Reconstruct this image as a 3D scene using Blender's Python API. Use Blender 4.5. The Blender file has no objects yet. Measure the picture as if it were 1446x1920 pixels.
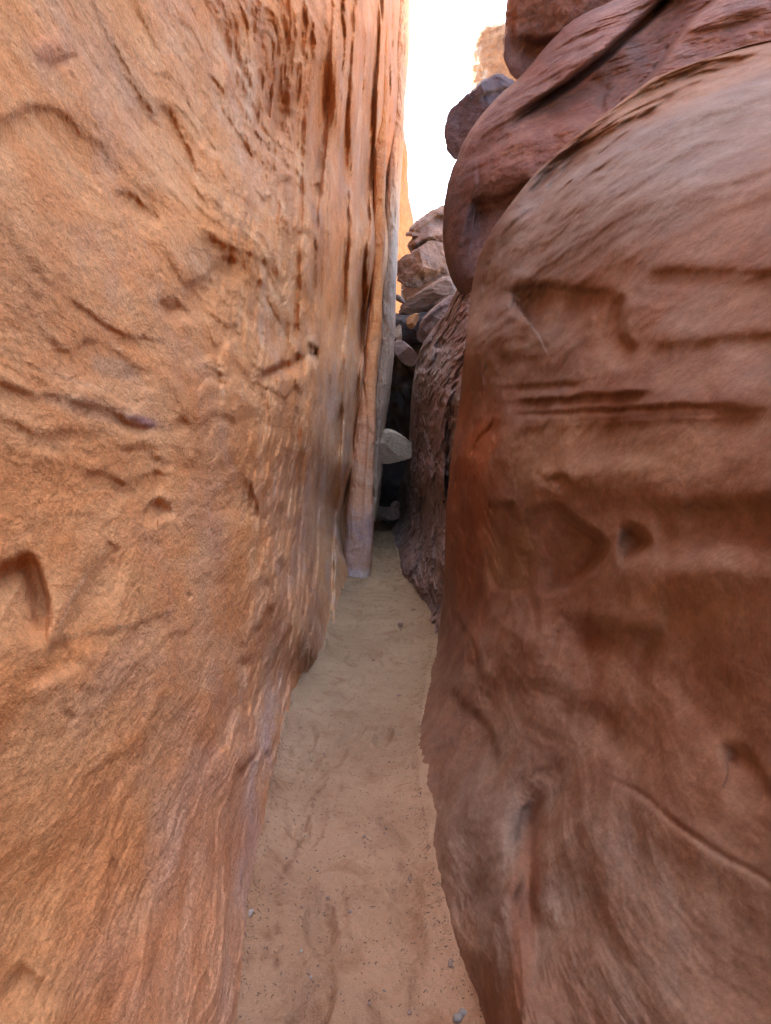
import bpy, math
import numpy as np
from mathutils import Vector

# ------------------------------------------------------------------ camera, sky, sun
scene = bpy.context.scene
ZC = 1.5                       # eye height (m)
F, CX, YH = 1150.0, 723.0, 870.0   # survey numbers: focal length, axis and horizon in photo pixels (1446 x 1920)
cam_d = bpy.data.cameras.new("camera"); cam = bpy.data.objects.new("camera", cam_d)
scene.collection.objects.link(cam); scene.camera = cam
cam.location = (0, 0, ZC); cam.rotation_euler = (math.radians(90), 0, 0)
cam_d.sensor_fit = 'VERTICAL'; cam_d.sensor_height = 36.0; cam_d.lens = 36.0*F/1920.0
cam_d.shift_y = -(960-YH)/1920.0
cam_d.clip_start = 0.02; cam_d.clip_end = 2000
scene.render.resolution_x = 771; scene.render.resolution_y = 1024

SUN_EL = math.radians(50); SUN_AZ = math.atan2(-0.80, 0.60)
S = Vector((math.sin(SUN_AZ)*math.cos(SUN_EL), math.cos(SUN_AZ)*math.cos(SUN_EL), math.sin(SUN_EL)))
world = bpy.data.worlds.new("World"); scene.world = world; world.use_nodes = True
wn = world.node_tree; wn.nodes.clear()
sky = wn.nodes.new('ShaderNodeTexSky'); sky.sky_type = 'NISHITA'; sky.sun_disc = False
sky.sun_elevation = SUN_EL; sky.sun_rotation = SUN_AZ
sky.dust_density = 6.0; sky.air_density = 0.7; sky.ozone_density = 0.2
bg = wn.nodes.new('ShaderNodeBackground'); bg.inputs[1].default_value = 0.15
wo = wn.nodes.new('ShaderNodeOutputWorld')
wn.links.new(sky.outputs[0], bg.inputs[0]); wn.links.new(bg.outputs[0], wo.inputs[0])
sd = bpy.data.lights.new("sun", 'SUN'); sd.energy = 2.6; sd.angle = math.radians(0.5); sd.color = (1, .94, .84)
so = bpy.data.objects.new("sun", sd); scene.collection.objects.link(so)
so.rotation_euler = S.to_track_quat('Z', 'Y').to_euler()
scene.view_settings.view_transform = 'Standard'; scene.view_settings.look = 'None'
scene.view_settings.exposure = 3.9; scene.view_settings.gamma = 1
scene.cycles.max_bounces = 10; scene.cycles.diffuse_bounces = 8

# ------------------------------------------------------------------ numpy helpers
rs = np.random.RandomState(7)
PERM = np.concatenate([rs.permutation(256)]*3).astype(np.int32)
GR = rs.normal(size=(256, 3)); GR /= np.linalg.norm(GR, axis=1)[:, None]; GR = GR.astype(np.float32)
def perlin(P):
    P = np.asarray(P, dtype=np.float64); Pi = np.floor(P).astype(np.int64); f = (P-Pi).astype(np.float32); Pi = (Pi & 255).astype(np.int32)
    u = f*f*f*(f*(f*6-15)+10)
    out = 0
    for dx in (0, 1):
        wx = u[..., 0] if dx else 1-u[..., 0]
        a = PERM[Pi[..., 0]+dx]
        for dy in (0, 1):
            wy = u[..., 1] if dy else 1-u[..., 1]
            b = PERM[a+Pi[..., 1]+dy]
            for dz in (0, 1):
                wz = u[..., 2] if dz else 1-u[..., 2]
                g = GR[PERM[b+Pi[..., 2]+dz] & 255]
                d = g[..., 0]*(f[..., 0]-dx)+g[..., 1]*(f[..., 1]-dy)+g[..., 2]*(f[..., 2]-dz)
                out = out + wx*wy*wz*d
    return out*1.6
def fbm(P, oct=4, gain=.5, lac=2.03, ridged=False):
    P = np.asarray(P, dtype=np.float64); s = 0; a = 1.0; n = 0
    for i in range(oct):
        v = perlin(P*(lac**i)+i*17.3)
        if ridged: v = 1-2*np.abs(v)
        s = s+a*v; n += a; a *= gain
    return s/n
def sc(P, x, y, z, o=0): return P*np.array([x, y, z])+o
def smooth(a, b, x):
    t = np.clip((x-a)/(b-a), 0, 1); return t*t*(3-2*t)

def polyline_field(px, py, pts, smoothit=True):
    """signed distance (right-hand side positive, y down) and arc parameter 0..1 of the nearest point on a polyline"""
    pts = np.array(pts, float)
    if smoothit and len(pts) > 2:
        for _ in range(2):
            q = [pts[0]]
            for a, b in zip(pts[:-1], pts[1:]): q += [a*.75+b*.25, a*.25+b*.75]
            q.append(pts[-1]); pts = np.array(q)
    L = np.hypot(*(pts[1:]-pts[:-1]).T); cum = np.concatenate([[0], np.cumsum(L)])
    best = np.full(px.shape, 1e9); sgn = np.ones(px.shape); arc = np.zeros(px.shape)
    for i in range(len(pts)-1):
        if L[i] < 1e-6: continue
        tx, ty = (pts[i+1]-pts[i])/L[i]
        ox, oy = px-pts[i, 0], py-pts[i, 1]
        t = np.clip(ox*tx+oy*ty, 0, L[i])
        d = np.hypot(ox-t*tx, oy-t*ty)
        m = d < best
        best = np.where(m, d, best); sgn = np.where(m, np.sign(tx*oy-ty*ox+1e-9), sgn); arc = np.where(m, (cum[i]+t)/cum[-1], arc)
    return best*sgn, arc

def strokes_field(px, py, strokes, wob=None, mod=None):
    """sum of relief strokes, metres into the rock. stroke = (pts, depth, w_in, proud, w_out [, groove, w_groove])"""
    D = np.zeros(px.shape)
    if wob is not None: px = px+wob[0]; py = py+wob[1]
    for st in strokes:
        pts, dep, wi, pr, wo_ = st[:5]
        gr, gw = (st[5], st[6]) if len(st) > 5 else (0, 1)
        R = 3.2*max(wi, wo_, gw)
        p = np.array(pts, float)
        m = (px > p[:, 0].min()-R) & (px < p[:, 0].max()+R) & (py > p[:, 1].min()-R) & (py < p[:, 1].max()+R)
        if not m.any(): continue
        s, a = polyline_field(px[m], py[m], pts)
        ends = smooth(0, .22, a)*smooth(0, .22, 1-a)
        soft = min(max(.14*wi, 2.2), 9)
        if mod is not None: ends = ends*mod[m]
        k = 1/(1+np.exp(-np.clip(s/soft, -30, 30)))
        v = k*dep*.85*(1-smooth(0, 1, s/(2.4*wi)))**1.0-(1-k)*pr*.6*np.exp(np.clip(s, None, 0)/wo_)
        v = v+.6*gr*np.exp(-(s/gw)**2)
        D[m] += v*ends
    return D

def pits_field(px, py, pits):
    D = np.zeros(px.shape)
    for (x, y, rx, ry, ang, dep) in pits:
        c, s = math.cos(math.radians(ang)), math.sin(math.radians(ang))
        u = ((px-x)*c+(py-y)*s)/rx; v = (-(px-x)*s+(py-y)*c)/ry
        q = u*u+v*v
        D += dep*np.exp(-q**1.5)*(1-.5*np.clip(v, -1, 1))
    return D

def lobe(px, py, pts, dep, w, x0, x1):
    """hollow inside a closed outline (clockwise on the photo), deepening from x0 to x1"""
    D = np.zeros(px.shape); p = np.array(pts+[pts[0]], float)
    m = (px > p[:, 0].min()-5) & (px < p[:, 0].max()+5) & (py > p[:, 1].min()-5) & (py < p[:, 1].max()+5)
    if m.any():
        q = p[:-1]
        for _ in range(2): q = np.stack([q*.75+np.roll(q, -1, 0)*.25, q*.25+np.roll(q, -1, 0)*.75], 1).reshape(-1, 2)
        s, a = polyline_field(px[m], py[m], np.vstack([q, q[:1]]), False)
        t = np.clip((px[m]-x0)/(x1-x0), 0, 1)
        D[m] = dep*smooth(0, w, s)*t*(.4+.6*t)
    return D

class TPS:
    def __init__(s, pts, val, lam=1e-4):
        pts = np.array(pts, float); n = len(pts); s.p = pts
        K = s.U(np.linalg.norm(pts[:, None]-pts[None], axis=2))+lam*np.eye(n)
        Pm = np.hstack([np.ones((n, 1)), pts])
        A = np.zeros((n+3, n+3)); A[:n, :n] = K; A[:n, n:] = Pm; A[n:, :n] = Pm.T
        s.w = np.linalg.solve(A, np.concatenate([val, np.zeros(3)]))
    @staticmethod
    def U(r): return np.where(r > 1e-9, r*r*np.log(r+1e-12), 0)
    def __call__(s, a, b):
        out = s.w[-3]+s.w[-2]*a+s.w[-1]*b
        for i in range(len(s.p)):
            out = out+s.w[i]*s.U(np.hypot(a-s.p[i, 0], b-s.p[i, 1]))
        return out

def at(px, py, Y): return np.array([(px-CX)/F*Y, Y, ZC+(YH-py)/F*Y])
def on_floor(px, py):
    Y = ZC*F/(py-YH); return ((px-CX)/F*Y, Y)

def grid_mesh(name, P, tint=None, mat=None, wrap=False, flip=False):
    """P: (rows, cols, 3) -> one smooth quad mesh"""
    R, Cn = P.shape[:2]
    idx = np.arange(R*Cn).reshape(R, Cn)
    a, b, c, d = idx[:-1, :-1], idx[:-1, 1:], idx[1:, 1:], idx[1:, :-1]
    q = np.stack([a, b, c, d], -1).reshape(-1, 4)
    if wrap:
        a, b, c, d = idx[:-1, -1], idx[:-1, 0], idx[1:, 0], idx[1:, -1]
        q = np.vstack([q, np.stack([a, b, c, d], -1)])
    if flip: q = q[:, ::-1]
    return raw_mesh(name, P.reshape(-1, 3), q, tint, mat)

def raw_mesh(name, V, q, tint=None, mat=None, smooth_=True):
    me = bpy.data.meshes.new(name)
    me.vertices.add(len(V)); me.vertices.foreach_set('co', np.ascontiguousarray(V, dtype=np.float32).ravel())
    n = q.shape[1]
    me.loops.add(q.size); me.loops.foreach_set('vertex_index', np.ascontiguousarray(q, dtype=np.int32).ravel())
    me.polygons.add(len(q))
    me.polygons.foreach_set('loop_start', np.arange(0, q.size, n, dtype=np.int32))
    me.polygons.foreach_set('use_smooth', np.full(len(q), smooth_, dtype=bool))
    me.update(calc_edges=True); me.validate()
    if tint is not None:
        at_ = me.attributes.new('tint', 'FLOAT_COLOR', 'POINT')
        c = np.ones((len(V), 4), dtype=np.float32); c[:, :3] = tint.reshape(-1, 3)
        at_.data.foreach_set('color', c.ravel())
    o = bpy.data.objects.new(name, me); scene.collection.objects.link(o)
    if mat: me.materials.append(mat)
    return o

def tag(o, label, cat, group=None, kind=None):
    if label: o['label'] = label
    if cat: o['category'] = cat
    if group: o['group'] = group
    if kind: o['kind'] = kind
    return o

# ------------------------------------------------------------------ materials
class NT:
    def __init__(s, name):
        s.m = bpy.data.materials.new(name); s.m.use_nodes = True; s.t = s.m.node_tree; s.t.nodes.clear()
    def n(s, typ, **kw):
        x = s.t.nodes.new(typ)
        for k, v in kw.items():
            if k.startswith('_'): x.inputs[k[1:].replace('_', ' ')].default_value = v
            else: setattr(x, k, v)
        return x
    def l(s, a, b): s.t.links.new(a, b)
    def math(s, op, a, b=None, c=None):
        x = s.n('ShaderNodeMath', operation=op)
        for i, v in enumerate((a, b, c)):
            if v is None: continue
            if isinstance(v, (int, float)): x.inputs[i].default_value = v
            else: s.l(v, x.inputs[i])
        return x.outputs[0]
    def mix(s, fac, a, b, blend='MIX'):
        x = s.n('ShaderNodeMix', data_type='RGBA', blend_type=blend)
        for i, v in ((0, fac), (6, a), (7, b)):
            if isinstance(v, (int, float)): x.inputs[i].default_value = v
            elif isinstance(v, tuple): x.inputs[i].default_value = (*v, 1) if len(v) == 3 else v
            else: s.l(v, x.inputs[i])
        return x.outputs[2]
    def noise(s, vec, scale, detail=4, rough=.55, dist=0, off=None, stretch=(1, 1, 1)):
        mp = s.n('ShaderNodeMapping'); mp.inputs['Scale'].default_value = stretch
        if off: mp.inputs['Location'].default_value = off
        s.l(vec, mp.inputs['Vector'])
        x = s.n('ShaderNodeTexNoise'); x.inputs['Scale'].default_value = scale; x.inputs['Detail'].default_value = detail
        x.inputs['Roughness'].default_value = rough; x.inputs['Distortion'].default_value = dist
        s.l(mp.outputs[0], x.inputs['Vector']); return x.outputs['Fac']
    def ramp(s, fac, a, b):
        x = s.n('ShaderNodeMapRange', interpolation_type='SMOOTHSTEP'); x.inputs['From Min'].default_value = a; x.inputs['From Max'].default_value = b
        s.l(fac, x.inputs['Value']); return x.outputs['Result']

def rock_mat(name, base, pale, dark, varnish, vamt=.4, grain=1.0, gs=1.0, bump=.6, strat=(1, .25, 3), rough=.88, seams=.5):
    t = NT(name)
    co = t.n('ShaderNodeTexCoord').outputs['Object']
    # banding / streaks of the bedding
    st = t.noise(co, 2.2, 7, .62, 1.2, (3, 1, 7), strat)
    st2 = t.noise(co, 9.0, 6, .65, .8, (1, 5, 2), strat)
    bl = t.noise(co, 1.3, 5, .55, .6)
    vn = t.noise(co, 2.0, 8, .68, .5, (9, 2, 4), (1, .6, .8))
    c = t.mix(t.ramp(st, .38, .64), base, pale)
    c = t.mix(t.math('MULTIPLY', t.ramp(st2, .50, .70), seams), c, dark)
    c = t.mix(t.math('MULTIPLY', t.ramp(bl, .45, .7), .5), c, dark)
    c = t.mix(t.math('MULTIPLY', t.ramp(vn, .46, .66), vamt), c, varnish)
    mo = t.noise(co, 26*gs, 5, .7, .3, (2, 8, 5))
    mm = t.n('ShaderNodeMapRange'); mm.inputs['From Min'].default_value = .3; mm.inputs['From Max'].default_value = .7
    mm.inputs['To Min'].default_value = 1-.30*grain; mm.inputs['To Max'].default_value = 1+.22*grain; t.l(mo, mm.inputs['Value'])
    c = t.mix(1.0, c, mm.outputs[0], 'MULTIPLY')
    # painted-in tint
    tn = t.n('ShaderNodeAttribute', attribute_name='tint').outputs['Color']
    c = t.mix(1.0, c, tn, 'MULTIPLY')
    # grain: mottled sand-size speckle
    g1 = t.noise(co, 95*gs, 5, .72)
    g2 = t.noise(co, 420*gs, 3, .7)
    g = t.math('ADD', t.math('MULTIPLY', g1, .6), t.math('MULTIPLY', g2, .4))
    gm = t.n('ShaderNodeMapRange'); gm.inputs['From Min'].default_value = .33; gm.inputs['From Max'].default_value = .67
    gm.inputs['To Min'].default_value = 1-.42*grain; gm.inputs['To Max'].default_value = 1+.36*grain
    t.l(g, gm.inputs['Value'])
    c = t.mix(1.0, c, gm.outputs[0], 'MULTIPLY')
    # bump
    h1 = t.noise(co, 14*gs, 7, .68, .4, None, tuple(.5+.5*k for k in strat))
    h2 = t.noise(co, 60*gs, 6, .7)
    h = t.math('ADD', t.math('MULTIPLY', h1, .018/gs), t.math('ADD', t.math('MULTIPLY', h2, .012/gs), t.math('MULTIPLY', g2, .0016/gs)))
    h = t.math('ADD', h, t.math('MULTIPLY', st2, .012))
    bp = t.n('ShaderNodeBump'); bp.inputs['Strength'].default_value = bump; bp.inputs['Distance'].default_value = 1.0
    t.l(h, bp.inputs['Height'])
    b = t.n('ShaderNodeBsdfPrincipled'); b.inputs['Roughness'].default_value = rough; b.inputs['Specular IOR Level'].default_value = .22
    t.l(c, b.inputs['Base Color']); t.l(bp.outputs[0], b.inputs['Normal'])
    o = t.n('ShaderNodeOutputMaterial'); t.l(b.outputs[0], o.inputs[0])
    return t.m

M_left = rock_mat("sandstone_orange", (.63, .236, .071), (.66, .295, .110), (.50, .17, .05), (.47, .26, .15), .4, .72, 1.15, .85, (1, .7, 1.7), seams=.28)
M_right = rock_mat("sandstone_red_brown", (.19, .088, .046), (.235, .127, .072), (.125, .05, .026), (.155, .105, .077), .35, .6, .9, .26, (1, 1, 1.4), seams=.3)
M_upper = rock_mat("sandstone_plum", (.175, .085, .065), (.225, .12, .088), (.11, .05, .04), (.135, .10, .09), .5, .7, .35, .6, (1, .9, 1.6), seams=.35)
M_dark = rock_mat("sandstone_dark_wall", (.28, .175, .135), (.36, .24, .19), (.15, .08, .06), (.28, .23, .20), .6, .8, .5, 1.0, (1.3, 1.0, .9), seams=.6)
M_grey = rock_mat("sandstone_grey_varnish", (.56, .41, .275), (.68, .51, .36), (.30, .21, .145), (.44, .36, .28), .6, .7, .5, .9, (2, 2, .22), seams=.7)
M_boulder = rock_mat("boulder_brown", (.21, .13, .088), (.29, .185, .125), (.10, .065, .05), (.14, .115, .10), .5, .8, .35, .8, (1, 1, 1.6), seams=.55)
M_pale = rock_mat("boulder_pale_green_grey", (.56, .45, .31), (.64, .53, .37), (.40, .32, .225), (.48, .40, .29), .4, .9, .4, 1.0, (1, 1, 1.6), seams=.4)
M_shade = rock_mat("rock_shade_black", (.055, .042, .038), (.075, .06, .052), (.03, .024, .022), (.06, .055, .055), .4, .5, .4, .8, (1, 1, 1), seams=.4)  # near-black base colour stands in for the shade of the deep crevice
M_far = rock_mat("far_sandstone_sunlit", (.40, .175, .06), (.46, .23, .095), (.30, .125, .045), (.33, .195, .115), .3, .5, .12, .5, (1, 1, .35), seams=.4)

M_pillar = rock_mat("sandstone_pillar", (.23, .125, .062), (.29, .17, .088), (.15, .075, .04), (.2, .13, .085), .4, .6, .12, .9, (1, 1, .6), seams=.6)
def sand_mat():
    t = NT("sand")
    co = t.n('ShaderNodeTexCoord').outputs['Object']
    a = t.noise(co, 1.6, 6, .6, .5); b = t.noise(co, 7, 7, .65, .4); g = t.noise(co, 260, 4, .75); sp = t.noise(co, 75, 5, .7, 0, (4, 4, 0))
    c = t.mix(t.ramp(a, .35, .68), (.33, .222, .127), (.405, .282, .165))
    c = t.mix(t.math('MULTIPLY', t.ramp(b, .48, .72), .7), c, (.25, .14, .07))
    tn = t.n('ShaderNodeAttribute', attribute_name='tint').outputs['Color']
    c = t.mix(1.0, c, tn, 'MULTIPLY')
    c = t.mix(t.math('MULTIPLY', t.ramp(sp, .66, .72), .55), c, (.16, .10, .065))
    gm = t.n('ShaderNodeMapRange'); gm.inputs['From Min'].default_value = .3; gm.inputs['From Max'].default_value = .7
    gm.inputs['To Min'].default_value = .8; gm.inputs['To Max'].default_value = 1.15; t.l(g, gm.inputs['Value'])
    c = t.mix(1.0, c, gm.outputs[0], 'MULTIPLY')
    h2 = t.noise(co, 30, 7, .7)
    h = t.math('ADD', t.math('MULTIPLY', h2, .028), t.math('MULTIPLY', g, .002))
    bp = t.n('ShaderNodeBump'); bp.inputs['Strength'].default_value = 1.0; bp.inputs['Distance'].default_value = 1.0; t.l(h, bp.inputs['Height'])
    s = t.n('ShaderNodeBsdfPrincipled'); s.inputs['Roughness'].default_value = .95; s.inputs['Specular IOR Level'].default_value = .15
    t.l(c, s.inputs['Base Color']); t.l(bp.outputs[0], s.inputs['Normal'])
    o = t.n('ShaderNodeOutputMaterial'); t.l(s.outputs[0], o.inputs[0])
    return t.m
M_sand = sand_mat()

# ------------------------------------------------------------------ wall sheets
def wall_sheet(name, ctrl, edge, th_back, strokes, pits, reliefn, mat, tintf, ztop, sign,
               ncols=430, nback=70, nrows=1000, ntop=50, wobble=5, edge_roll=(.02, .12, 12, 0), top_py=-70, th_in_deg=36, run=(5, 6), droop=.5, smul=1.0, lobes=()):
    """A rock wall met by rays from the survey point. ctrl = 3D points on the wall; edge = [(px, py)] its far visible edge.
    sign -1: wall on the left, +1: on the right."""
    ctrl = np.array(ctrl, float)
    th = np.arctan2(ctrl[:, 0], ctrl[:, 1]); r = np.hypot(ctrl[:, 0], ctrl[:, 1]); ph = np.arctan((ctrl[:, 2]-ZC)/r)
    tps = TPS(np.stack([th, ph], 1), np.log(r), 2e-4)
    e = np.array(edge, float); e = e[np.argsort(e[:, 1])]
    eth = np.arctan((e[:, 0]-CX)/F); ev = (YH-e[:, 1])/F
    o = np.argsort(ev)
    th_in = sign*math.radians(th_in_deg)
    # column params: 0..1 in frame, 1..2 back
    u1 = np.linspace(0, 1, ncols); u2 = np.linspace(0, 1, nback+1)[1:]
    # column reference angles at mid height for extents
    th_ref = np.concatenate([np.interp(0, ev[o], eth[o])*(1-u1)+th_in*u1, th_in+(math.radians(th_back)*sign-th_in)*u2**1.3])
    vb = np.full(th_ref.shape, -.6)
    for _ in range(30):
        rr = np.exp(tps(th_ref, np.arctan(vb))); vb = .5*vb+.5*(-(ZC+.7)/rr)
    vt_in = (YH-top_py)/F*np.cos(np.minimum(np.abs(th_ref), math.radians(36)))
    rr = np.exp(tps(th_ref, np.arctan(vt_in)))
    vt = np.full(th_ref.shape, 2.0)
    for _ in range(40):
        rr = np.exp(tps(th_ref, np.arctan(vt))); vt = .6*vt+.4*((ztop-ZC)/rr)
    vt = np.maximum(vt, vt_in*1.02)
    w = np.linspace(0, 1, nrows)
    V = vb[None]+(vt_in-vb)[None]*w[:, None]
    w2 = np.linspace(0, 1, ntop+1)[1:, None]
    V = np.vstack([V, np.tan(np.arctan(vt_in)[None]*(1-w2)+np.arctan(vt)[None]*w2)])
    cref = np.cos(np.minimum(np.abs(th_ref), math.radians(36)))[None]
    E = np.interp(V/cref, ev[o], eth[o])                       # edge angle per row
    if sign > 0: E = np.minimum(E, th_in*.97)
    U = np.concatenate([u1, 1+u2])[None]
    TH = np.where(U <= 1, E*(1-np.minimum(U, 1))+th_in*np.minimum(U, 1), th_ref[None]+0*V)
    V = V/cref*np.cos(np.minimum(np.abs(TH), math.radians(36)))
    r = np.exp(tps(TH, np.arctan(V)))
    sx, cy = np.sin(TH), np.cos(TH)
    P0 = np.stack([r*sx, r*cy, ZC+V*r], -1)
    infr = np.abs(TH) < math.radians(40)
    ct = np.where(infr, np.cos(TH), 1); px = np.where(infr, CX+F*np.tan(np.where(infr, TH, 0)), 1e5)
    py = YH-F*V/ct
    wob = (wobble*(fbm(P0*5, 5, .65)), wobble*(fbm(P0*5+31, 5, .65))) if wobble else None
    D = strokes_field(px, py, strokes, wob, smul*np.clip(1+1.1*fbm(P0*2.2+77, 3), .25, 1.7))+pits_field(px+(wob[0] if wob else 0), py, pits)
    for lb in lobes: D = D+lobe(px+.6*(wob[0] if wob else 0), py+.6*(wob[1] if wob else 0), *lb)
    D = D-reliefn(P0, px, py)
    if sign > 0: D = D*(.4+.6*smooth(0, .06, U))
    inc = np.clip(np.abs(sx), .22, 1)
    r2 = np.maximum(r+D/inc, .15)
    P = np.stack([r2*sx, r2*cy, ZC+V*r2], -1)
    T = tintf(P0, px, py)
    # roll the far edge away from the viewer so the wall has thickness
    a, b_, k, cz = edge_roll
    js = np.arange(k, 0, -1)[None, :, None]
    back = P[:, :1]+np.concatenate([sign*a*js**2, b_*js**1.2, -cz*js**2+0*js], -1)
    P = np.concatenate([back, P], 1); T = np.concatenate([np.repeat(T[:, :1], k, 1), T], 1)
    # close the sheet behind the viewer: run it outwards
    js = np.linspace(0, 1, 9)[1:][None, :, None]
    out = P[:, -1:]+np.concatenate([sign*run[0]*js, (-1.2*js*(1-js)-.3*js)*(run[0] > 1), 0*js], -1)
    P = np.concatenate([P, out], 1); T = np.concatenate([T, np.repeat(T[:, -1:], 8, 1)], 1)
    # crest runs outwards as well
    js = np.linspace(0, 1, 9)[1:][:, None, None]
    top = P[-1:]+np.concatenate([sign*run[1]*js, 0*js, droop*np.sin(js*2.4)], -1)
    P = np.concatenate([P, top], 0); T = np.concatenate([T, np.repeat(T[-1:], 8, 0)], 0)
    return grid_mesh(name, P, T, mat, flip=(sign > 0))

def C3(c): return np.array(c, float)[None, None, :]
def blend(T, m, col): return T*(1-m[..., None])+C3(col)*m[..., None]
def blob(px, py, x, y, rx, ry, ang=0, soft=.5, n=None):
    c, s = math.cos(math.radians(ang)), math.sin(math.radians(ang))
    u = ((px-x)*c+(py-y)*s)/rx; v = (-(px-x)*s+(py-y)*c)/ry
    q = np.sqrt(u*u+v*v)
    if n is not None: q = q+n
    return 1-smooth(1-soft, 1+soft, q)

# ---- left wall -----------------------------------------------------
ctrl = []
def add(Y, zx):
    for z, x in zx: ctrl.append((x, Y, z))
for Y, k in ((-5, .3), (-2.5, .15), (-1, .05), (-.3, 0), (.3, 0), (.9, 0)):
    add(Y, [(0, -.46-k), (.7, -.64-k), (1.5, -.80-k), (2.5, -.95-k), (4, -1.1-k), (8, -1.5-k), (22, -2.3-k)])
add(1.64, [(0, -.418), (.5, -.58), (1.5, -.82), (2.5, -.98), (4, -1.1), (8, -1.5), (22, -2.3)])
add(2.35, [(0, -.50), (.7, -.66), (1.5, -.82), (2.5, -.95), (4, -1.08), (8, -1.4), (22, -2.1)])
add(3.13, [(0, -.552), (.7, -.68), (1.5, -.79), (2.5, -.88), (4, -.98), (8, -1.2), (22, -1.9)])
add(4.4, [(0, -.60), (.8, -.68), (1.5, -.73), (2.5, -.77), (4, -.80), (7, -.85), (22, -1.2)])
add(4.95, [(0, -.50), (.4, -.58)])
add(6.2, [(0, -.54), (1.5, -.58), (2.8, -.54), (4.5, -.46), (7, -.34), (22, -.3)])
add(7.7, [(0, -.545), (1.5, -.47), (2.8, -.40), (4.5, -.26), (7, -.08), (22, .2)])
add(9.2, [(0, -.47), (1.5, -.40), (3, -.30), (4.5, -.18), (7, .0), (22, .38)])
add(13, [(0, -.42), (1.5, -.30), (4, -.04), (7, .14), (10.5, .36), (22, .8)])
L_edge = [(765, -900), (766, 0), (767, 60), (764, 130), (758, 190), (756, 240), (749, 330), (741, 420), (738, 470), (735, 540), (731, 640), (726, 700),
          (715, 770), (708, 810), (704, 870), (700, 930), (694, 1000), (690, 1085), (690, 1300), (690, 2600)]
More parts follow.
